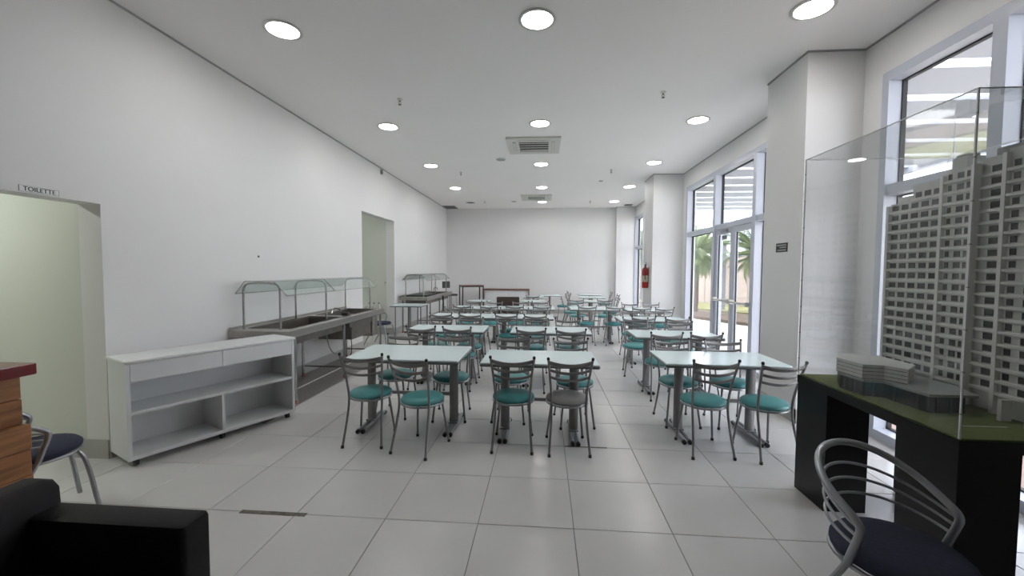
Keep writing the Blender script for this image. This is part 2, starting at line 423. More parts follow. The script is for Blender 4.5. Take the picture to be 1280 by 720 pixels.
# sprinklers
def sprinkler(loc):
    t = empty('sprinkler', loc)
    MB().lathe([(.035, 0), (.036, -.006), (.012, -.012), (.012, -.02)], 16).build('escutcheon', M['acwhite'], t, smooth=True)
    MB().lathe([(.009, -.012), (.009, -.03), (.004, -.034)], 10).tube([(-.013, 0, -.03), (-.016, 0, -.05), (0, 0, -.066)], .003, 6).tube([(.013, 0, -.03), (.016, 0, -.05), (0, 0, -.066)], .003, 6).build('head', M['dark'], t)
    MB().lathe([(.004, -.066), (.02, -.068), (.021, -.071), (.004, -.071)], 12).build('deflector', M['dark'], t)
    return t
sp = sprinkler((-1.91, 5.40, ZC))
for i, (x, y, lab) in enumerate(((-1.91, 5.4, 'nearest left'), (1.465, 5.39, 'nearest right'), (-1.92, 9.46, 'second left'), (1.47, 9.42, 'second right'), (-1.94, 13.45, 'farthest left'), (1.47, 13.6, 'farthest right'))):
    o = sp if i == 0 else dup(sp, (x, y, ZC))
    tag(o, 'small dark fire sprinkler on the ceiling, %s of the six' % lab, 'sprinkler', 'ceiling sprinklers')
for (x, y, r, lab) in ((-.89, 8.42, .10, 'round grey ceiling speaker left of the nearer air conditioner'), (1.4, 10.57, .055, 'small round grey smoke detector right of centre'), (-1.0, 13.6, .09, 'round grey ceiling disc left of the far air conditioner')):
    t = empty('ceiling_disc', (x, y, ZC))
    MB().lathe([(r, 0), (r*1.02, -.006), (r*.9, -.012)], 24).build('rim', M['acwhite'], t, smooth=True)
    MB().lathe([(r*.88, -.004), (r*.86, -.016), (r*.4, -.020), (.002, -.020)], 24).build('grille', M['signgrey'], t, smooth=True)
    tag(t, lab, 'ceiling fitting')
t = empty('ceiling_vent', (-3.38, 14.75, ZC)); 
MB().box(-.2, .2, -.3, .3, -.01, 0).build('backing', M['dark'], t)
for k in range(6): MB().box(-.19, .19, -.27+.1*k, -.23+.1*k, -.02, -.01).build('slat', M['slat'], t)
MB().box(-.22, .22, .3, .33, -.02, 0).box(-.22, .22, -.33, -.3, -.02, 0).box(-.22, -.2, -.3, .3, -.02, 0).box(.2, .22, -.3, .3, -.02, 0).build('frame', M['signgrey'], t)
tag(t, 'dark rectangular ceiling vent in the back left corner', 'vent')
t = empty('ceiling_vent', (2.86, 14.5, ZC))
MB().box(-.12, .12, -.12, .12, -.012, 0).build('backing', M['dark'], t)
for k in range(4): MB().box(-.11, .11, -.1+.055*k, -.08+.055*k, -.02, -.012).build('slat', M['signgrey'], t)
tag(t, 'small dark ceiling vent before the back right column', 'vent')
# wall fittings
t = empty('motion_sensor', (XL, 8.98, 3.74)); MB().bevbox(0, .05, -.03, .03, -.05, .05, b=.01).build('housing', M['signgrey'], t, smooth=True)
MB().lathe([(.018, -.062), (.02, -.052), (.012, -.045)], 12, .03, 0).build('lens', M['acwhite'], t, smooth=True)
tag(t, 'small grey sensor high on left wall above second opening', 'sensor')
t = empty('wall_plug', (XL, 4.99, 1.75)); MB().bevbox(0, .012, -.012, .012, -.012, .012, b=.004).build('cap', M['signblack'], t, smooth=True)
MB().box(.012, .015, -.004, .004, -.004, .004).build('screw', M['silver'], t)
tag(t, 'tiny dark wall plug on left wall above the white shelf unit', 'plug')
t = empty('thermostat', (-3.83, 9.78, 1.25)); MB().bevbox(-.04, .04, -.02, 0, -.06, .06, b=.006).build('housing', M['acwhite'], t, smooth=True)
MB().box(-.02, .02, -.023, -.02, 0, .03).build('screen', M['signgrey'], t)
tag(t, 'pale wall switch plate inside the second opening', 'switch')
# TOILETTE sign
def text(body, size, m, parent, loc, rot, ex=.001):
    c = bpy.data.curves.new('lettering', 'FONT'); c.body = body; c.size = size; c.extrude = ex; c.align_x = 'CENTER'; c.align_y = 'CENTER'
    c.materials.append(m); o = bpy.data.objects.new('lettering', c); COL.objects.link(o)
    dg = bpy.context.evaluated_depsgraph_get(); me = bpy.data.meshes.new_from_object(o.evaluated_get(dg))
    q = bpy.data.objects.new('lettering', me); COL.objects.link(q); bpy.data.objects.remove(o)
    q.parent = parent; q.location = loc; q.rotation_euler = rot
    return q
t = empty('toilet_sign', (XL, 2.722, 2.15))
MB().box(0, .004, -.118, .118, -.020, .022).build('plate', M['signwhite'], t)
MB().box(.004, .0055, -.118, .118, .0205, .022).box(.004, .0055, -.118, .118, -.020, -.0185).box(.004, .0055, -.118, -.1165, -.02, .022).box(.004, .0055, .1165, .118, -.02, .022).build('border', M['signgrey'], t)
text('TOILETTE', .044, M['signblack'], t, (.0052, 0, 0.0), (PI/2, 0, PI/2))
tag(t, 'small white plate reading TOILETTE above the left opening', 'sign')
t = empty('column_sign', (2.65, 4.85, 1.865))
MB().box(-.004, 0, -.11, .11, -.05, .05).build('plate', M['signblack'], t)
MB().box(-.006, -.004, -.09, .09, .018, .034).box(-.006, -.004, -.09, .04, -.006, .008).box(-.006, -.004, -.09, .08, -.036, -.022).build('lettering', M['signgrey'], t)
tag(t, 'small black rectangular sign on the near right column', 'sign')
t = empty('door_sign', (XR+.06, 7.75, 2.2))
MB().box(-.022, -.017, -.10, .10, -.035, .035).build('plate', M['signgrey'], t)
MB().box(-.024, -.022, -.085, .085, .008, .02).box(-.024, -.022, -.085, .05, -.018, -.006).build('lettering', M['signblack'], t)
tag(t, 'small grey sign stuck high on the glass door', 'sign')
# fire extinguisher
t = empty('fire_extinguisher', (2.44, 10.2, 1.17))
MB().lathe([(.06, 0), (.075, .012), (.076, .42), (.06, .47), (.028, .50), (.026, .52)], 24).build('cylinder', M['extred'], t, smooth=True)
MB().lathe([(.0765, .15), (.0775, .152), (.0775, .30), (.0765, .302)], 24).build('label_band', M['extlabel'], t, smooth=True)
MB().lathe([(.02, .52), (.022, .56), (.012, .57)], 12).box(-.012, .012, -.09, .02, .565, .58).box(-.012, .012, -.08, .01, .60, .612).build('valve', M['signblack'], t)
MB().tube(smooth_path([(0, -.02, .55), (-.02, -.1, .54), (-.03, -.11, .4), (-.02, -.085, .2)]), .009, 8).build('hose', M['blackp'], t, smooth=True)
MB().box(.06, .08, -.02, .02, .1, .5).build('bracket', M['signgrey'], t)
tag(t, 'red fire extinguisher with beige label hung on the second right column', 'extinguisher')

# ================================================================== CAFE CHAIRS
def make_chair(seatmat):
    t = empty('cafe_chair', (0, 0, 0))
    # local: faces +y, seat centre at origin
    MB().lathe([(.03, .418), (.172, .420), (.188, .430), (.193, .442), (.188, .456), (.165, .470), (.11, .478), (.03, .480)], 32).build('seat', seatmat, t, smooth=True)
    MB().tube([(.186*math.cos(a*PI/16), .186*math.sin(a*PI/16), .413) for a in range(32)], .009, 8, closed=True).build('seat_ring', M['silver'], t, smooth=True)
    for s in (-1, 1):
        lg = MB().tube(smooth_path([(s*.175, -.235, .012), (s*.155, -.17, .25), (s*.150, -.130, .42), (s*.160, -.160, .60), (s*.188, -.235, .842)]), .0105, 8).build('leg', M['tube'], t, smooth=True)
        MB().lathe([(.014, 0), (.014, .022), (.010, .025)], 10, s*.175, -.235).build('rubber_foot', M['blackp'], lg)
        MB().lathe([(.0125, .838), (.0125, .856), (.006, .862)], 10, s*.189, -.237).build('end_cap', M['blackp'], lg)
        lg = MB().tube(smooth_path([(s*.17, .175, .012), (s*.145, .140, .24), (s*.125, .120, .41)]), .0105, 8).build('leg', M['tube'], t, smooth=True)
        MB().lathe([(.014, 0), (.014, .022), (.010, .025)], 10, s*.17, .175).build('rubber_foot', M['blackp'], lg)
    for z, w2, yb, h in ((.815, .186, -.226, .017), (.745, .176, -.202, .013), (.680, .168, -.182, .012)):
        pts = []
        for k in range(13):
            u = -1+k/6; pts.append((u*w2, yb-.035*(1-u*u), z+.012*(u*u-1)*2))
        MB().tube(pts, h, 8, ry=.006, up=Vector((0, 0, 1))).build('backrest_slat', M['tube'], t, smooth=True)
    return t
protos = {'teal': make_chair(M['teal']), 'dark': make_chair(M['tealdark']), 'grey': make_chair(M['greyseat'])}
used = {}
GROUP = 'metal cafe chairs with round seats'
def chair(x, y, rz, label, kind='teal'):
    if kind not in used:
        o = protos[kind]; used[kind] = 1; o.location = (x, y, 0); o.rotation_euler = (0, 0, rz)
    else: o = dup(protos[kind], (x, y, 0), rz)
    return tag(o, label, 'chair', GROUP)

# ================================================================== CAFE TABLES
def make_table(w, d, ped):
    t = empty('cafe_table', (0, 0, 0))
    top = MB().bevbox(-w/2, w/2, -d/2, d/2, .740, .756, b=.012).build('tabletop', M['laminate'], t, smooth=True)
    MB().bevbox(-w/2-.004, w/2+.004, -d/2-.004, d/2+.004, .716, .7480, b=.014).build('edge_band', M['edge'], top, smooth=True)
    for s in (-1, 1):
        p = MB().tube([(s*ped, 0, .05), (s*ped, 0, .71)], .045, 16, ry=.030, up=Vector((1, 0, 0))).build('pedestal', M['tube'], t, smooth=True)
        MB().box(s*ped-.03, s*ped+.03, -d*.38, d*.38, .700, .722).build('top_bracket', M['edge'], p)
        b = MB().tube([(s*ped-.026, -.27, .03), (s*ped-.026, .27, .03)], .017, 10).tube([(s*ped+.026, -.27, .03), (s*ped+.026, .27, .03)], .017, 10).box(s*ped-.045, s*ped+.045, -.05, .05, .04, .056).build('base_foot', M['silver'], t, smooth=True)
        e = MB()
        for q in (-1, 1):
            for r in (-.026, .026): e.tube([(s*ped+r, q*.262, .0205), (s*ped+r, q*.290, .0205)], .0205, 10)
        e.build('end_cap', M['blackp'], b, smooth=True)
    MB().box(-ped, ped, -.012, .012, .32, .35).build('stretcher', M['tube'], t)
    return t
tp = {}
def table(cx, cy, w, d, ped, label, rz=0):
    k = (w, d, ped)
    if k not in tp: o = make_table(*k); tp[k] = o; o.location = (cx, cy, 0); o.rotation_euler = (0, 0, rz)
    else: o = dup(tp[k], (cx, cy, 0), rz)
    return tag(o, label, 'table', 'rectangular cafe tables')
random.seed(11)
def R(a=4): return math.radians(random.uniform(-a, a))
ROWN = ['front row', 'second row', 'third row', 'fourth row']
TB = [  # cx, cy, w, d, ped, side, row index
    (-1.335, 4.10, 1.10, .74, .43, 'left', 0), (-.035, 4.00, 1.08, .62, .335, 'middle', 0), (1.67, 4.13, 1.10, .62, .34, 'right', 0),
    (-1.37, 5.85, 1.10, .62, .34, 'left', 1), (.10, 5.84, 1.10, .62, .34, 'middle', 1), (1.73, 5.65, 1.10, .62, .34, 'right', 1),
    (-1.485, 7.50, 1.10, .62, .34, 'left', 2), (-.375, 7.48, 1.10, .62, .34, 'middle', 2), (1.87, 7.36, 1.15, .62, .34, 'right', 2),
    (-1.43, 9.15, 1.10, .66, .34, 'left', 3), (-.31, 9.24, 1.10, .66, .34, 'middle', 3), (1.13, 9.30, 1.10, .74, .34, 'right-hand', 3), (2.22, 9.16, .9, .66, .30, 'window-side', 3)]
for cx, cy, w_, d_, ped, side, ri in TB:
    table(cx, cy, w_, d_, ped, 'pale-topped rectangular cafe table, %s one of the %s' % (side, ROWN[ri]))
# chairs: (table index) -> near pair and far pair, offsets from the table centre
special = {  # (table, which): (x, y, rz deg, kind)
    (0, 'nl'): (-1.62, 3.74, 3, 'teal'), (0, 'nr'): (-1.08, 3.60, -16, 'teal'), (0, 'fl'): (-1.62, 4.40, 178, 'dark'), (0, 'fr'): (-.99, 4.36, 184, 'dark'),
    (1, 'nl'): (-.27, 3.745, 1, 'dark'), (1, 'nr'): (.22, 3.73, 3, 'grey'), (1, 'fl'): (-.35, 4.38, 176, 'teal'), (1, 'fr'): (.33, 4.30, 187, 'teal'),
    (2, 'nl'): (1.44, 3.79, 3, 'teal'), (2, 'nr'): (1.95, 3.76, 8, 'teal'), (2, 'fl'): (1.42, 4.42, 182, 'dark'), (2, 'fr'): (1.95, 4.42, 178, 'dark'),
    (5, 'fl'): (1.42, 6.42, 172, 'teal'),
    (11, 'nl'): (.92, 9.0, 0, 'dark'), (11, 'nr'): (1.5, 9.02, 0, 'dark'), (11, 'fl'): (.85, 10.5, 182, 'teal'), (11, 'fr'): (1.55, 10.5, 176, 'teal'),
}
DESC = {'nl': 'near side left', 'nr': 'near side right', 'fl': 'far side left', 'fr': 'far side right'}
KN = {'teal': 'teal-seated', 'dark': 'dark-teal-seated', 'grey': 'grey-seated'}
for ti, (cx, cy, w_, d_, ped, side, ri) in enumerate(TB):
    for wh in ('nl', 'nr', 'fl', 'fr'):
        if ti == 12 and wh == 'nl': pass
        sx = -1 if wh[1] == 'l' else 1
        sy = -1 if wh[0] == 'n' else 1
        if (ti, wh) in special: x, y, a, kind = special[(ti, wh)]; rz = math.radians(a)
        else:
            x = cx + sx*(.26 if ti != 12 else .23) + random.uniform(-.025, .025); y = cy + sy*(d_/2 + .0 + random.uniform(-.03, .03)); rz = (0 if sy < 0 else PI) + R(6); kind = random.choice(['teal', 'teal', 'dark'])
        chair(x, y, rz, '%s metal chair at the %s table of the %s, %s' % (KN[kind], side, ROWN[ri], DESC[wh]), kind)
# back area
def small_table(cx, cy, w, d, label):
    t = empty('small_table', (cx, cy, 0))
    top = MB().bevbox(-w/2, w/2, -d/2, d/2, .738, .756, b=.012).build('tabletop', M['laminate'], t, smooth=True)
    MB().bevbox(-w/2-.003, w/2+.003, -d/2-.003, d/2+.003, .722, .7382, b=.014).build('edge_band', M['edge'], top, smooth=True)
    MB().tube([(0, 0, .03), (0, 0, .722)], .035, 12).build('pedestal', M['tube'], t, smooth=True)
    MB().tube([(0, -.26, .018), (0, .26, .018)], .018, 8).tube([(-.26, 0, .018), (.26, 0, .018)], .018, 8).build('base_foot', M['silver'], t, smooth=True)
    return tag(t, label, 'table', 'small tables at the back')
small_table(.20, 13.85, .70, .62, 'small square table before the back wall, left of the aisle')
small_table(-.32, 12.95, .62, .62, 'small square table between back counter and far aisle')
small_table(1.57, 14.35, .78, .58, 'rearmost small table by the back right column')
small_table(1.50, 13.05, .78, .62, 'middle small table of the back right three')
small_table(1.26, 11.35, .74, .62, 'nearest small table of the back right three')
def round_table(cx, cy, r, label):
    t = empty('round_table', (cx, cy, 0))
    top = MB().lathe([(r-.01, .732), (r, .738), (r, .752), (r-.01, .757), (.01, .757)], 32).build('tabletop', M['laminate'], t, smooth=True)
    MB().lathe([(r+.003, .735), (r+.004, .74), (r+.004, .747), (r+.003, .75)], 32).build('edge_band', M['edge'], top, smooth=True)
    MB().tube([(0, 0, .03), (0, 0, .732)], .03, 12).build('pedestal', M['tube'], t, smooth=True)
    MB().lathe([(.22, 0), (.22, .012), (.05, .03), (.03, .05)], 24).build('base_plate', M['silver'], t, smooth=True)
    return tag(t, label, 'table', 'round tables at the back')
round_table(-1.73, 11.1, .33, 'round white table at the back beside the black frame')
round_table(-.32, 11.2, .37, 'round white table at the back behind the wicker armchair')
chair(-.32, 11.75, PI, 'teal chair behind the round table on the right', 'teal')
chair(.62, 13.3, math.radians(88), 'teal chair turned sideways beside the back aisle', 'teal')
chair(.92, 12.9, math.radians(-90), 'teal chair at left end of middle back-right small table', 'teal')
chair(.72, 11.35, math.radians(-92), 'teal chair at left end of nearest back-right small table', 'teal')
chair(2.06, 14.2, math.radians(88), 'chair at right end of rearmost small table', 'dark')
chair(2.06, 12.9, math.radians(92), 'chair at right end of middle back-right small table', 'dark')
chair(1.80, 11.35, math.radians(86), 'chair at right end of nearest back-right small table', 'dark')
chair(1.05, 14.35, math.radians(-88), 'chair at left end of rearmost small table', 'teal')
# wicker armchair
t = empty('wicker_armchair', (-.92, 10.35, 0), math.radians(10))
MB().bevbox(-.28, .28, -.28, .26, .30, .44, b=.04).build('seat', M['brown'], t, smooth=True)
MB().bevbox(-.28, .28, -.285, -.225, .40, .93, b=.02).build('backrest', M['brown'], t)
for s in (-1, 1):
    MB().bevbox(s*.30-.03, s*.30+.03, -.26, .24, .62, .66, b=.02).box(s*.30-.012, s*.30+.012, -.24, .22, .36, .63).build('armrest', M['brown'], t, smooth=True)
    for y in (-.24, .22): MB().tube([(s*.27, y, 0), (s*.27, y, .34)], .018, 8).build('leg', M['brown'], t, smooth=True)
tag(t, 'dark brown wicker armchair behind the fourth row of tables', 'armchair')
# back counter with panels
t = empty('back_counter', (-1.295, 14.35, 0))
MB().box(-.80, .80, -.24, .24, .885, .925).build('countertop', M['browntop'], t)
MB().box(-.76, .76, -.16, .2, .02, .885).build('carcass', M['cabinet'], t)
for k in range(4): MB().box(-.76+.38*k+.006, -.76+.38*(k+1)-.006, -.18, -.16, .04, .875).build('panel', M['cabinet'], t)
for s in (-1, 1): MB().box(s*.78-.01, s*.78+.01, -.22, .22, 0, .885).build('side_panel', M['browntop'], t)
tag(t, 'white panelled bar counter with brown top against back wall', 'counter')
# black high frame
t = empty('high_table_frame', (-2.47, 13.95, 0), math.radians(24))
MB().box(-.38, .38, -.26, .26, 1.035, 1.065).build('tabletop', M['browntop'], t)
MB().box(-.37, .37, -.25, -.225, 1.0, 1.035).box(-.37, .37, .225, .25, 1.0, 1.035).box(-.37, -.345, -.225, .225, 1.0, 1.035).box(.345, .37, -.225, .225, 1.0, 1.035).build('apron', M['blackp'], t)
for sx in (-1, 1):
    for sy in (-1, 1): MB().box(sx*.355-.018, sx*.355+.018, sy*.235-.018, sy*.235+.018, 0, 1.0).build('leg', M['blackp'], t)
MB().box(-.34, .34, .225, .245, .2, .225).build('footrest', M['blackp'], t)
tag(t, 'tall black framed high table with thin top at the back left', 'table')
# bar stool
t = empty('bar_stool', (-3.05, 13.2, 0), math.radians(-48))
MB().bevbox(-.21, .21, -.2, .2, .74, .80, b=.05).build('seat', M['blackp'], t, smooth=True)
MB().bevbox(-.26, -.22, -.14, .14, .98, 1.20, b=.02).build('backrest', M['blackp'], t, smooth=True)
MB().tube([(-.2, 0, .74), (-.25, 0, .85), (-.245, 0, 1.02)], .014, 8).build('back_stem', M['silver'], t, smooth=True)
for sx in (-1, 1):
    for sy in (-1, 1): MB().tube([(sx*.15, sy*.15, .74), (sx*.2, sy*.2, .0)], .011, 8).build('leg', M['silver'], t, smooth=True)
MB().tube([(.18, .18, .25), (-.18, .18, .25), (-.18, -.18, .25), (.18, -.18, .25)], .009, 8, closed=True).build('footrest', M['silver'], t)
tag(t, 'black padded bar stool with low back beside the far buffet', 'stool')

# ================================================================== TUB CHAIRS (silver tube, navy seat)
def make_tub():
    t = empty('tub_chair', (0, 0, 0))
    # faces +y; armrest loop open toward +y
    def loop(w, yb, yf, zb, zf, n=28):
        pts = []
        for k in range(n+1):
            a = PI*k/n; x = w*math.cos(a); q = math.sin(a)
            pts.append((x, yf + (yb-yf)*q**.85, zf + (zb-zf)*q**.9))
        return pts
    top = loop(.240, -.285, -.03, .80, .655)
    side = [(.238, .020, .628), (.240, .040, .600), (.240, .030, .560), (.236, -.01, .44)]
    p = list(reversed(side)) + top[1:-1] + [(-x, y, z) for x, y, z in side]
    MB().tube(smooth_path(p, 2), .0155, 10).build('armrest', M['silver'], t, smooth=True)
    for k, (z, ze) in enumerate(((.705, .600), (.640, .565), (.575, .525))):
        q = loop(.236, -.275+.014*k, .025-.008*k, z, ze)
        MB().tube(q, .0065, 8).build('back_rod', M['silver'], t, smooth=True)
    for s in (-1, 1):
        MB().tube(smooth_path([(s*.236, -.01, .44), (s*.234, -.05, .36), (s*.24, -.25, .0)]), .0135, 8).build('leg', M['silver'], t, smooth=True)
    # one bent tube under the seat front forms both front legs
    MB().tube(smooth_path([(-.225, .255, .0), (-.195, .205, .36), (-.18, .175, .422), (0, .185, .422), (.18, .175, .422), (.195, .205, .36), (.225, .255, .0)]), .0135, 8).build('front_frame', M['silver'], t, smooth=True)
    MB().tube([(.228*math.cos(a*PI/16), .0+.225*math.sin(a*PI/16), .425) for a in range(32)], .010, 8, closed=True).build('seat_ring', M['silver'], t, smooth=True)
    prof = [(.05, .425), (.90, .428), (1.0, .444), (1.0, .462), (.93, .478), (.7, .487), (.05, .490)]
    mb = MB(); v = []; fs = []; n = 32
    for r, z in prof:
        for k in range(n):
            a = 2*PI*k/n; v.append((.232*r*math.cos(a), .230*r*math.sin(a), z))
    for i in range(len(prof)-1):
        for k in range(n): l = (k+1) % n; fs.append((i*n+k, i*n+l, (i+1)*n+l, (i+1)*n+k))
    fs += [tuple(reversed(range(n))), tuple(range((len(prof)-1)*n, len(prof)*n))]
    mb.add(v, fs).build('seat', M['navy'], t, smooth=True)
    return t
tub = make_tub()
tub.location = (1.46, 1.755, 0); tub.rotation_euler = (0, 0, math.radians(194))
tag(tub, 'silver tube-backed tub chair with navy seat in the right foreground', 'chair', 'navy tub chairs')
o = dup(tub, (-3.20, 2.30, 0), math.radians(-27)); tag(o, 'navy tub chair half hidden behind the wooden reception desk', 'chair', 'navy tub chairs')
o = dup(tub, (-3.45, 8.45, 0), math.radians(-95)); tag(o, 'tub chair at the far end of the steel buffet by the opening', 'chair', 'navy tub chairs')

# ================================================================== WHITE SHELF UNIT ON CASTORS
ang = math.atan2(1.23, .60)
t = empty('shelf_unit', (-3.265, 2.96, 0), ang)   # local x along the front, local y into the back (towards the wall)
Lc, Dc, H0, H1 = 1.375, .385, .062, .868
MB().bevbox(-.012, Lc+.012, -.014, Dc+.004, H1-.026, H1, b=.008).build('top_panel', M['cabinet'], t)
MB().box(0, .026, 0, Dc, H0, H1-.026).build('side_panel', M['cabinet'], t)
MB().box(Lc-.026, Lc, 0, Dc, H0, H1-.026).build('side_panel', M['cabinet'], t)
MB().box(.026, Lc-.026, Dc-.012, Dc, H0, H1-.026).build('back_panel', M['cabinet'], t)
MB().box(.026, Lc-.026, .002, Dc-.012, H0, H0+.028).build('bottom_panel', M['cabinet'], t)
MB().box(.026, Lc-.026, .006, Dc-.012, .425, .449).build('shelf', M['cabinet'], t)
MB().box(.026, Lc-.026, .02, Dc-.012, .688, .704).build('drawer_floor', M['cabinet'], t)
MB().box(Lc/2-.012, Lc/2+.012, .006, Dc-.012, H0+.028, .425).build('divider', M['cabinet'], t)
for a, b in ((.029, Lc/2-.002), (Lc/2+.002, Lc-.029)):
    MB().box(a, b, .0, .018, .692, H1-.030).build('drawer_front', M['cabinet'], t)
for x in (.06, Lc/2, Lc-.06):
    for y in (.05, Dc-.05):
        c = MB().box(x-.022, x+.022, y-.022, y+.022, .050, H0).extr([(y-.02, .05), (y+.02, .05), (y+.012, .028), (y-.012, .028)], 'x', x-.018, x+.018).build('castor', M['blackp'], t)
        MB().extr([(y+.026*math.cos(a*PI/8), .026+.026*math.sin(a*PI/8)) for a in range(16)], 'x', x-.014, x+.014).build('wheel', M['blackp'], c)
tag(t, 'white melamine shelf unit with two drawers on black castors by the left wall', 'shelf')

# ================================================================== STEEL BUFFETS
def buffet(y0, y1, x0, x1, z, label, hoops, legs, hooptop, panels=False):
    t = empty('buffet_counter', ((x0+x1)/2, y0, 0))
    ox = (x0+x1)/2; X0, X1 = x0-ox, x1-ox; L = y1-y0; mid = L*.56
    top = MB()
    # flat rim around two sunken wells
    wells = [(.18*L/2.7, mid-.12), (mid+.08, L-.12)]
    wx0, wx1 = X0+.09, X1-.09
    ys = [0, wells[0][0], wells[0][1], wells[1][0], wells[1][1], L]
    for a, b in ((ys[0], ys[1]), (ys[2], ys[3]), (ys[4], ys[5])): top.box(X0, X1, a, b, z-.035, z)
    for a, b in wells: top.box(X0, wx0, a, b, z-.035, z).box(wx1, X1, a, b, z-.035, z)
    top.box(X0, X0+.02, 0, L, z, z+.035)
    tp_ = top.build('worktop', M['steel'], t)
    for a, b in wells:
        wll = MB().box(wx0, wx1, a, b, z-.19, z-.18).box(wx0, wx0+.006, a, b, z-.18, z-.004).box(wx1-.006, wx1, a, b, z-.18, z-.004).box(wx0, wx1, a, a+.006, z-.18, z-.004).box(wx0, wx1, b-.006, b, z-.18, z-.004)
        wll.build('well', M['steeldark'], t)
        rim = MB().tube([(wx0, a, z+.003), (wx1, a, z+.003), (wx1, b, z+.003), (wx0, b, z+.003)], .006, 6, closed=True); rim.build('well_rim', M['chrome'], t)
    MB().box(X1-.012, X1+.004, -.004, L+.004, z-.085, z-.004).build('front_apron', M['steel'], t)
    MB().box(X0, X1, -.004, .010, z-.075, z-.035).build('end_apron', M['steel'], t)
    MB().box(X0, X1, L-.010, L+.004, z-.085, z-.035).build('end_apron', M['steel'], t)
    if not panels:
        MB().tube([(X1+.014, 0, z-.080), (X1+.014, L, z-.080)], .007, 6).build('lower_rail', M['chrome'], t)
    for yl in legs:
        for xx in (X0+.04, X1-.04):
            lg = MB().tube([(xx, yl, .03), (xx, yl, z-.04)], .019, 10).build('leg', M['chrome'], t, smooth=True)
            MB().lathe([(.02, 0), (.024, .004), (.02, .05)], 10, xx, yl).build('foot', M['rubber'], lg, smooth=True)
        MB().tube([(X0+.04, yl, .16), (X1-.04, yl, .16)], .011, 8).build('crossbar', M['steeldark'], t, smooth=True)
    # hoops and glass guard
    hx0, hx1, hz = hooptop
    hx0 -= ox; hx1 -= ox
    for yh in hoops:
        p = smooth_path([(hx0, yh, z), (hx0, yh, hz-.14), (hx0+.005, yh, hz-.04), (hx0+.08, yh, hz), (hx1-.08, yh, hz), (hx1-.005, yh, hz-.04), (hx1, yh, hz-.14), (hx1, yh, z)], 2)
        MB().tube(p, .0125, 10).build('hoop', M['chrome'], t, smooth=True)
    ga, gb = hoops[0]-.05, hoops[-1]+.04
    cuts = [ga, (hoops[1]+.04), gb] if len(hoops) == 3 else [ga, gb]
    for a, b in zip(cuts[:-1], cuts[1:]):
        a += .012; b -= .012
        g = MB()
        prof = [(hx0-.07, hz-.13), (hx0+.05, hz+.016), (hx1-.05, hz+.016), (hx1+.11, hz-.145)]
        for (xa, za), (xb, zb) in zip(prof[:-1], prof[1:]):
            g.add([(xa, a, za), (xb, a, zb), (xb, b, zb), (xa, b, za), (xa, a, za+.006), (xb, a, zb+.006), (xb, b, zb+.006), (xa, b, za+.006)],
                  [(0, 3, 2, 1), (4, 5, 6, 7), (0, 1, 5, 4), (2, 3, 7, 6), (0, 4, 7, 3), (1, 2, 6, 5)])
        gl = g.build('glass_guard', M['guard'], t)
        e = MB()
        for yy in (a, b): e.tube([(x, yy, zz+.003) for x, zz in prof], .004, 6)
        for x, zz in (prof[0], prof[-1]): e.tube([(x, a, zz+.003), (x, b, zz+.003)], .004, 6)
        e.build('glass_edge', M['steeldark'], gl)
    return tag(t, label, 'counter', 'steel buffet counters with glass guards'), ox
t, ox = buffet(4.44, 7.22, -3.585, -2.87, .885, 'long stainless steel self-service buffet with glass guard behind the white shelf unit', [.13, 1.15, 2.62], [.16, 1.36, 2.70], (-3.51, -3.06, 1.43))
# heating tank below, mid divider, taps, cable
MB().box(-.28, .26, 1.72, 2.42, .50, .80).build('water_tank', M['steeldark'], t, label='brown reflective tank under the counter')
MB().box(-.26, .28, 2.45, 2.66, .44, .80).build('heater_box', M['steel'], t)
MB().tube(smooth_path([(.05, 1.52, .93), (.05, 1.56, 1.0), (.12, 1.58, 1.0), (.18, 1.58, .95)]), .010, 8).build('tap', M['chrome'], t, smooth=True)
MB().bevbox(.16, .26, 1.60, 1.68, .886, .935, b=.008).build('control_knob', M['blackp'], t, smooth=True)
MB().tube(smooth_path([(.1, 1.25, .80), (.11, 1.28, .5), (.14, 1.4, .33), (.16, 1.62, .32), (.14, 1.76, .42), (.12, 1.85, .52)]), .009, 8).build('drain_hose', M['signgrey'], t, smooth=True)
MB().tube(smooth_path([(.0, 2.2, .5), (.02, 2.22, .35), (.0, 2.25, .2), (-.05, 2.3, .1)]), .006, 8).build('cable', M['blackp'], t, smooth=True)
t2, ox2 = buffet(9.95, 12.7, -3.56, -2.86, .90, 'farther stainless steel buffet with glass guard beyond the second opening', [.15, 1.3, 2.55], [.12, 1.35, 2.62], (-3.45, -3.0, 1.45), panels=True)
MB().box(-.27, .27, .24, 1.3, .86, .935).build('well_cover', M['blackp'], t2, label='black tray set in the near well')
MB().tube(smooth_path([(.37, 1.5, .85), (.39, 1.48, .6), (.385, 1.5, .42)]), .022, 8).build('hanging_cable', M['blackp'], t2, smooth=True)
MB().tube(smooth_path([(.0, 1.9, .9), (0, 1.9, 1.05), (.08, 1.9, 1.07), (.12, 1.9, 1.0)]), .012, 8).build('tap', M['chrome'], t2, smooth=True)
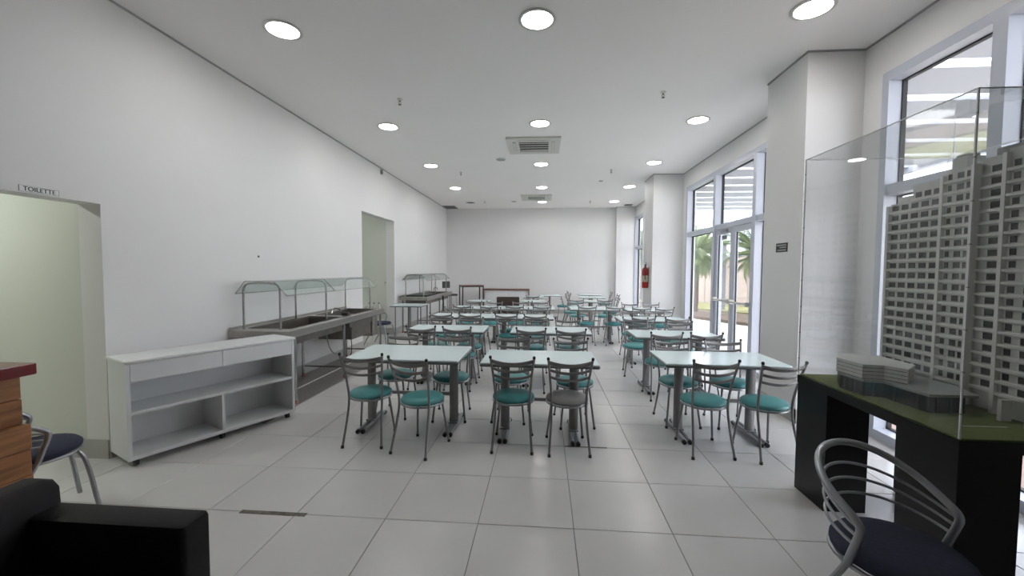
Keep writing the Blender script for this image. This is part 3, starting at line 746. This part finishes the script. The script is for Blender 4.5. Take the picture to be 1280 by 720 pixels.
# side table next to the far buffet
t = empty('side_table', (-3.12, 9.38, 0))
MB().bevbox(-.36, .36, -.3, .3, .755, .775, b=.012).build('tabletop', M['laminate'], t, smooth=True)
MB().bevbox(-.363, .363, -.303, .303, .735, .7552, b=.012).build('edge_band', M['edge'], t, smooth=True)
MB().tube([(0, 0, .03), (0, 0, .735)], .04, 12).build('pedestal', M['tube'], t, smooth=True)
for x in (-.3,.3): MB().tube([(x, -.1, .03), (x, -.1, .735)], .014, 8).build('leg', M['tube'], t, smooth=True)
MB().tube([(-.34, -.1, .02), (.34, -.1, .02)], .019, 8).tube([(0, -.27, .02), (0, .27, .02)], .019, 8).build('base_foot', M['tube'], t, smooth=True)
tag(t, 'pale-topped side table standing before the farther buffet', 'table')
# dark granite strip and white metal strip on the floor below the nearer buffet
t = MB().box(XL+.013, -2.86, 4.0, 7.5, .0006, .004).build('floor_strip', M['curb']); struct(t); t.name = 'trim_1'
struct(MB().box(-3.258, -3.240, 4.3, 7.5, .0042, .012).build('trim_2', M['whitestrip']))
# small bottles at the end of the nearer buffet
for i, (x, y) in enumerate(((-3.42, 7.02), (-3.36, 7.05), (-3.30, 7.03))):
    b = empty('dispenser_bottle', (x+.42, y+.0, .885)) if False else empty('dispenser_bottle', (x+.30+i*.03, 7.16, .886))
    MB().lathe([(.018, 0), (.02, .005), (.02, .06), (.008, .085), (.008, .09)], 12).build('body', M['acwhite'], b, smooth=True)
    MB().lathe([(.010, .09), (.011, .11), (.004, .115)], 10).build('cap', M['blackp'], b, smooth=True)
    tag(b, 'tiny white sauce bottle on the far end of the nearer buffet, %s of three' % ('leftmost', 'middle', 'rightmost')[i], 'bottle', 'sauce bottles on the buffet')

# ================================================================== RECEPTION DESK (left)
t = empty('reception_desk', (-2.68, 1.3, 0))
def dx(x): return x+2.68
MB().bevbox(dx(-3.6), dx(-2.665), -1.3, .66, 1.04, 1.10, b=.006).build('desk_top', M['red'], t, label='dark red lacquered desk top')
pl = [(.905, 1.038, -2.760, .655), (.772, .903, -2.756, .655), (.64, .770, -2.712, .658), (.50, .638, -2.714, .655), (.36, .498, -2.711, .658), (.22, .358, -2.714, .655), (.08, .218, -2.712, .658)]
for k, (z0, z1, xf, yb) in enumerate(pl):
    MB().bevbox(dx(-3.58), dx(xf), -1.25, yb, z0+.001, z1, b=.004).build('plank', M['wood'] if k % 2 else M['wood2'], t)
MB().box(dx(-3.56), dx(-2.76), -1.22, .6, 0, .08).build('plinth', M['blackp'], t)
tag(t, 'stacked wooden reception desk with dark red top at the left edge', 'desk')

# ================================================================== BLACK LEATHER ARMCHAIR (left foreground)
t = empty('leather_armchair', (-1.75, 1.10, 0))
def sx(x): return x+1.75
def sy(y): return y-1.10
def cushion(x0, x1, y0, y1, z0, z1, b):
    # soft box: rounded on every edge
    mb = MB(); n = 4; rings = []
    for k in range(n+1):
        a = -PI/2+PI*k/n if False else 0
    prof = [(b, 0), (b*.35, b*.25), (0, b)] 
    lev = [(z0, b), (z0+b*.3, b*.3), (z0+b, 0), (z1-b, 0), (z1-b*.3, b*.3), (z1, b)]
    v = []; seg = 5; N = 4*(seg+1)
    for z, off in lev:
        for cx, cy, a0 in ((x1-b, y1-b, 0), (x0+b, y1-b, 90), (x0+b, y0+b, 180), (x1-b, y0+b, 270)):
            for k in range(seg+1):
                a = math.radians(a0+90*k/seg); rr = max(b-off, .001)
                v.append((cx+rr*math.cos(a), cy+rr*math.sin(a), z))
    fs = []
    for i in range(len(lev)-1):
        for k in range(N): l = (k+1) % N; fs.append((i*N+k, i*N+l, (i+1)*N+l, (i+1)*N+k))
    fs += [tuple(reversed(range(N))), tuple(range((len(lev)-1)*N, len(lev)*N))]
    return mb.add(v, fs)
cushion(sx(-2.06), sx(-1.365), sy(1.43), sy(1.565), .05, .612, .022).build('armrest', M['leather'], t, smooth=True)
cushion(sx(-2.06), sx(-1.365), sy(.62), sy(.755), .05, .612, .022).build('armrest', M['leather'], t, smooth=True)
bk = cushion(0, .17, -.47, .47, .05, .72, .045)
bk.v = [(x - .10*max(0, z-.3), y, z) for x, y, z in bk.v]
bk.build('backrest', M['leather'], t, smooth=True, loc=(sx(-2.16), 0, 0))
cushion(sx(-2.02), sx(-1.40), sy(.76), sy(1.425), .24, .42, .04).build('seat_cushion', M['leather'], t, smooth=True)
MB().box(sx(-2.02), sx(-1.40), sy(.76), sy(1.425), .06, .23).build('base', M['leather'], t)
for x in (-2.0, -1.43):
    for y in (.68, 1.5): MB().lathe([(.02, 0), (.024, .05)], 10, sx(x), sy(y)).build('foot', M['silver'], t)
tag(t, 'black leather armchair in the lower left foreground', 'armchair')

# ================================================================== DISPLAY DESK, MODEL AND ACRYLIC CASE
DX0, DX1, DY0, DY1, DZ = 1.87, 2.86, 1.975, 3.165, .85
t = empty('display_table', (DX0, DY0, 0))
w_, d_ = DX1-DX0, DY1-DY0
MB().box(0, w_, 0, d_, DZ-.062, DZ-.006).build('tabletop', M['blackdesk'], t)
lz = DZ-.062
for a in (0, w_-.30):
    for b in (0, d_-.325):
        MB().box(a+.004, a+.27 if a == 0 else a+.296, b+.004, b+.321, 0, lz).build('leg', M['blackdesk'], t)
tag(t, 'black lacquered display table under the acrylic case', 'table')
BZ = DZ-.006
# architectural model: one thing
t = empty('architectural_model', (DX0, DY0, BZ))
def ax(x): return x-DX0
def ay(y): return y-DY0
def az(z): return z-BZ
MB().box(.012, w_-.012, .012, d_-.012, 0, .008).build('turf_base', M['turf'], t)
FX = 2.36; FZ0 = .96; FH = .0645; NF = 17
segs = [('A', 2.69, 3.06), ('B', 2.50, 2.67), ('C', 2.35, 2.49), ('D', 2.03, 2.33)]
tw = MB()
tops = {'A': 2.075, 'B': 2.185, 'C': 2.20, 'D': 2.215}
BACK = 2.74
tw.box(ax(FX+.02), ax(BACK), ay(2.99), ay(3.06), az(.86), az(2.062)); tw.box(ax(FX+.02), ax(BACK), ay(2.89), ay(2.99), az(.86), az(2.10))
tw.box(ax(FX+.02), ax(BACK), ay(2.68), ay(2.89), az(.86), az(2.165)); tw.box(ax(FX+.02), ax(BACK), ay(2.49), ay(2.68), az(.86), az(2.20))
tw.box(ax(FX+.045), ax(BACK), ay(2.34), ay(2.49), az(.86), az(2.225)); tw.box(ax(FX+.02), ax(BACK), ay(2.02), ay(2.34), az(.86), az(2.24))
tower = tw.build('tower', M['model'], t)
MB().box(ax(2.42), ax(2.52), ay(2.60), ay(2.68), az(2.20), az(2.275)).build('lift_house', M['model'], t)
MB().box(ax(2.40), ax(2.54), ay(2.15), ay(2.42), az(2.225), az(2.262)).box(ax(2.43), ax(2.50), ay(2.61), ay(2.67), az(2.275), az(2.29)).build('roof_box', M['modelroof'], t)
# vertical fins between the segments
for y, z1 in ((2.675, 2.17), (2.495, 2.20), (2.338, 2.22), (3.056, 2.05)):
    MB().box(ax(FX-.004), ax(FX+.03), ay(y-.010), ay(y+.010), az(.86), az(z1)).build('fin', M['modelband'], t)
win = MB(); wpan = MB()
def seg_windows(y0, y1, n, narrow, xf, z):
    ww = (y1-y0)/n
    for k in range(n):
        a = y0+ww*k+ww*.16; b = y0+ww*(k+1)-ww*.20
        if narrow and k == n-1: a += ww*.25
        win.box(ax(xf-.003), ax(xf+.004), ay(a), ay(b), az(z+.023), az(z+.056))
        wpan.box(ax(xf-.006), ax(xf+.002), ay(b), ay(b+.004), az(z+.018), az(z+.056))
for f in range(NF+2):
    z = FZ0+FH*f
    for nm, y0, y1 in segs:
        zlim = {'A': 2.165, 'B': 2.195, 'C': 2.20, 'D': 2.20}[nm]
        if z+FH > zlim: continue
        if nm == 'A' and z+FH > 2.062: y1 = 2.985 if z+FH < 2.10 else 2.885
        n = {'A': max(1, round((y1-y0)/.074)), 'B': 3, 'C': 1, 'D': 4}[nm]; xf = FX+.045 if nm == 'C' else FX+.02
        if nm == 'C':
            seg_windows(y0+.035, y1-.035, 1, False, xf, z)
        else:
            seg_windows(y0+.004, y1-.004, n, nm != 'A', xf, z)
        MB().box(ax(xf-.020), ax(xf+.002), ay(y0), ay(y1), az(z+.002), az(z+.016)).build('balcony', M['modelband'], t)
wo_ = win.build('window', M['modeldark'], tower); wo_['kind'] = 'stuff'
wp_ = wpan.build('window_jamb', M['modelband'], tower); wp_['kind'] = 'stuff'
# podium: glazed ground floor, striped parapet block and low roof
P1 = [(1.918, 2.80), (1.940, 2.628), (2.033, 2.606), (2.045, 2.45), (2.058, 2.345), (2.243, 2.348), (2.33, 2.52), (2.36, 2.70), (2.36, 3.0), (2.05, 3.02)]
def sh(P, s=0): return [(ax(x), ay(y)) for x, y in P]
MB().prism(sh(P1), .008, az(.938)).build('podium_glazing', M['modelglass'], t)
for (x, y) in ((1.922, 2.76), (1.932, 2.69), (1.985, 2.616), (2.036, 2.53), (2.052, 2.40), (2.10, 2.345), (2.17, 2.345)):
    MB().box(ax(x-.006), ax(x+.003), ay(y-.004), ay(y+.004), .008, az(.937)).build('glazing_bar', M['dark'], t)
MB().prism(sh([(1.912, 2.81), (1.932, 2.622), (2.028, 2.598), (2.038, 2.45), (2.052, 2.335), (2.30, 2.338), (2.37, 2.55), (2.37, 3.0), (2.05, 3.03)]), az(.938), az(.952)).build('podium_roof', M['modelroof'], t)
PB = [(1.918, 2.84), (1.938, 2.645), (2.05, 2.628), (2.105, 2.53), (2.25, 2.66), (2.25, 2.94), (2.02, 2.99)]
cxp = sum(p[0] for p in PB)/len(PB); cyp = sum(p[1] for p in PB)/len(PB)
def inset(P, f): return [(cxp+(x-cxp)*f, cyp+(y-cyp)*f) for x, y in P]
for k in range(4):
    MB().prism(sh(PB), az(.952+.022*k+.0035), az(.952+.022*(k+1))).build('parapet_band', M['modelwhite'], t)
MB().prism(sh(inset(PB, .975)), az(.952), az(1.0395)).build('parapet_core', M['modeldark'], t)
for y in (2.12, 2.24): MB().box(ax(2.31), ax(2.36), ay(y), ay(y+.02), .008, az(.86)+.1).build('pilotis', M['modelwhite'], t)
MB().box(ax(2.05), ax(2.25), ay(2.15), ay(2.155), .008, .0095).build('path_line', M['modelwhite'], t)
tag(t, 'grey architectural scale model of an apartment tower on green turf base', 'scale model')
# acrylic case
t = empty('acrylic_case', (DX0, DY0, BZ))
hx, cz = w_-.006, 2.40-BZ; T = .004
MB().box(.002, .002+T, .002, d_-.004, .009, cz).build('side_pane', M['acrylic'], t)
MB().box(hx-T, hx, .002, d_-.004, .009, cz).build('side_pane', M['acrylic'], t)
MB().box(.002+T, hx-T, .002, .002+T, .009, cz).build('end_pane', M['acrylic'], t)
MB().box(.002+T, hx-T, d_-.004-T, d_-.004, .009, cz).build('end_pane', M['acrylic'], t)
MB().box(.002, hx, .002, d_-.004, cz, cz+T).build('top_pane', M['acrylic'], t)
r = .0035
for x in (.003, hx-.001):
    for y in (.003, d_-.005): MB().box(x-r, x+r, y-r, y+r, .009, cz+T).build('glued_edge', M['acredge'], t)
e = MB(); r = .0022
for x in (.003, hx-.001): e.box(x-r, x+r, .003, d_-.005, cz, cz+T+.001)
for y in (.003, d_-.005): e.box(.003, hx, y-r, y+r, cz, cz+T+.001)
e.build('top_edge', M['acredge'], t)
e = MB()
for k in range(8):
    z = .12+.19*k; e.box(-.001, .007, -.001, .007, z, z+.006); e.box(-.001, .007, d_-.009, d_-.001, z, z+.006)
e.build('screw', M['signgrey'], t)
tag(t, 'tall clear acrylic case over the architectural model', 'display case')

# ================================================================== OUTSIDE
struct(MB().box(XR+.2, 60, -20, 60, -.14, -.10).build('ground', M['pave']))
gp = struct(empty('terrace_pavers', (XR+.2, 0, -.10)))
for i in range(7):
    for j in range(4):
        MB().bevbox(.9*j+.006, .9*(j+1)-.006, -1.2+.9*i+.006, -1.2+.9*(i+1)-.006, 0, .05, b=.008, seg=1).build('paver', M['pinkpave'], gp)
gp.name = 'trim_3'
soil = [(4.0, 19.5), (5.4, 14.7), (6.3, 13.1), (6.7, 12.7), (8.5, 10), (9.5, 5), (9.5, -6), (13, -6), (13, 6), (11.5, 12), (8.9, 18.1), (7.7, 20.9), (6.0, 27), (3.4, 27), (3.4, 20)]
tag(MB().prism(soil, -.10, .0).build('garden_bed', M['soil']), 'brown soil bed between the paving and the fence outside', 'garden bed', kind='stuff')
gr = [(4.6, 21), (5.9, 18), (7.6, 15.6), (8.6, 13.6), (9.9, 9.8), (10.4, 5), (10.4, -6), (13, -6), (13, 6), (11.5, 12), (8.9, 18.1), (7.7, 20.9), (6.0, 27), (4, 27)]
tag(MB().prism(gr, -.05, .05).build('lawn', M['grass']), 'strip of yellow-green grass at the foot of the fence', 'grass', kind='stuff')
fe = empty('garden_fence', (0, 0, 0))
fp = [(3.0, 29.5), (6.2, 26), (7.9, 20.9), (9.1, 18.1), (11.7, 12), (13.2, 6), (13.2, -6)]
for (xa, ya), (xb, yb) in zip(fp[:-1], fp[1:]):
    L = math.hypot(xb-xa, yb-ya); n = max(1, int(L/.55)); a = math.atan2(yb-ya, xb-xa)
    for k in range(n):
        u = (k+.5)/n; lw = L/n
        MB().box(-lw/2+.012, lw/2-.012, -.03, .03, 0, 2.3).build('panel', M['fence'], fe, loc=(xa+(xb-xa)*u, ya+(yb-ya)*u, -.05), rz=a)
tag(fe, 'tall beige panelled fence beyond the garden', 'fence')
cn = empty('canopy', (XR+.2, 0, 3.9))
for k in range(20):
    y = -2.49+.95*k
    MB().box(.05, 4.6, y, y+.75, 0, .06).build('slat', M['canopy'], cn)
MB().box(0, .05, -2.5, 18, -.10, .12).build('beam', M['canopy'], cn); MB().box(4.6, 4.75, -2.5, 18, -.10, .12).build('beam', M['canopy'], cn)
for y in (-1.5, 4.6, 11.0, 17.0): MB().box(3.7-.075, 3.7+.075, y-.075, y+.075, -4.0, 0).build('post', M['canopy'], cn)
tag(cn, 'white slatted canopy outside above the windows', 'canopy')
# palms
random.seed(5)
def frond_mesh(L, droop, n=22, wl=.34):
    mb = MB(); pts = []
    for k in range(n+1):
        u = k/n; pts.append(Vector((L*(u-.12*droop*u*u), 0, L*(.42*u-.75*droop*u*u))))
    mb.tube(pts, [.018*(1-.8*k/n) for k in range(n+1)], 4)
    for k in range(2, n+1):
        p = pts[k]; u = k/n; ln = wl*math.sin(PI*min(1, .15+u*.9))+.06; tdir = (pts[k]-pts[k-1]).normalized()
        for s in (-1, 1):
            tip = p + tdir*ln*.6 + Vector((0, s*ln*.85, -ln*.45)); b = tdir*.028
            mb.add([p-b, p+b, tip, (p+tip)/2 + Vector((0, 0, .03))], [(0, 1, 3), (1, 2, 3), (3, 2, 0)])
    me = bpy.data.meshes.new('frond'); me.from_pydata(mb.v, [], mb.f); me.materials.append(M['leaf']); return me
FM = [frond_mesh(1.5, .5), frond_mesh(1.7, .8), frond_mesh(1.3, 1.1)]
def palm(x, y, h, nf, label, sc=1.0):
    t = empty('palm_tree', (x, y, .0))
    MB().tube([(0, 0, -.1), (.03, 0, h*.5), (0, .02, h)], [.11, .08, .07], 10).build('trunk', M['trunk'], t, smooth=True)
    for k in range(nf):
        o = bpy.data.objects.new('frond', FM[k % 3]); COL.objects.link(o); o.parent = t
        o.location = (0, .02, h+random.uniform(-.1, .15)); o.rotation_euler = (random.uniform(-.3, .3), random.uniform(-1.05, .8), k*2.4+random.uniform(-.3, .3)); o.scale = (sc*random.uniform(.8, 1.1),)*3
    fr = bpy.data.objects.new('frond', FM[2].copy()); fr.data.materials[0] = M['leafdry']; COL.objects.link(fr); fr.parent = t; fr['label'] = 'dry brown hanging frond'
    fr.location = (0, 0, h-.1); fr.rotation_euler = (0, .9, 3.6); fr.scale = (.7,)*3
    return tag(t, label, 'palm', 'palms in the garden outside')
palm(5.9, 16.6, 2.2, 38, 'palm seen through the left door pane, nearest the building', .95)
palm(7.6, 15.4, 2.1, 38, 'palm seen through the right door leaf', .95)
palm(7.0, 19.6, 2.6, 38, 'tall palm behind the two nearer palms', 1.15)
palm(9.2, 13.4, 2.2, 34, 'palm seen at the right edge of the far glazing', .95)
palm(5.2, 22.6, 2.7, 34, 'palm furthest along the fence', 1.15)
palm(10.2, 5.5, 3.4, 26, 'palm by the fence beyond the near window', 1.0)
# pale office block across the street
b = empty('office_building', (20, 26, 0))
MB().box(-6, 6, -9, 9, -.1, 14).build('wall', M['facade'], b)
for f in range(5):
    for k in range(8):
        MB().box(-6.06, -6.0, -8.4+2.1*k, -6.7+2.1*k, 1.0+2.6*f, 2.8+2.6*f).build('window', M['facadeglass'], b)
tag(b, 'pale multi-storey building beyond the fence', 'building')
# remove unused chair prototypes (all kinds are used, kept as placed)
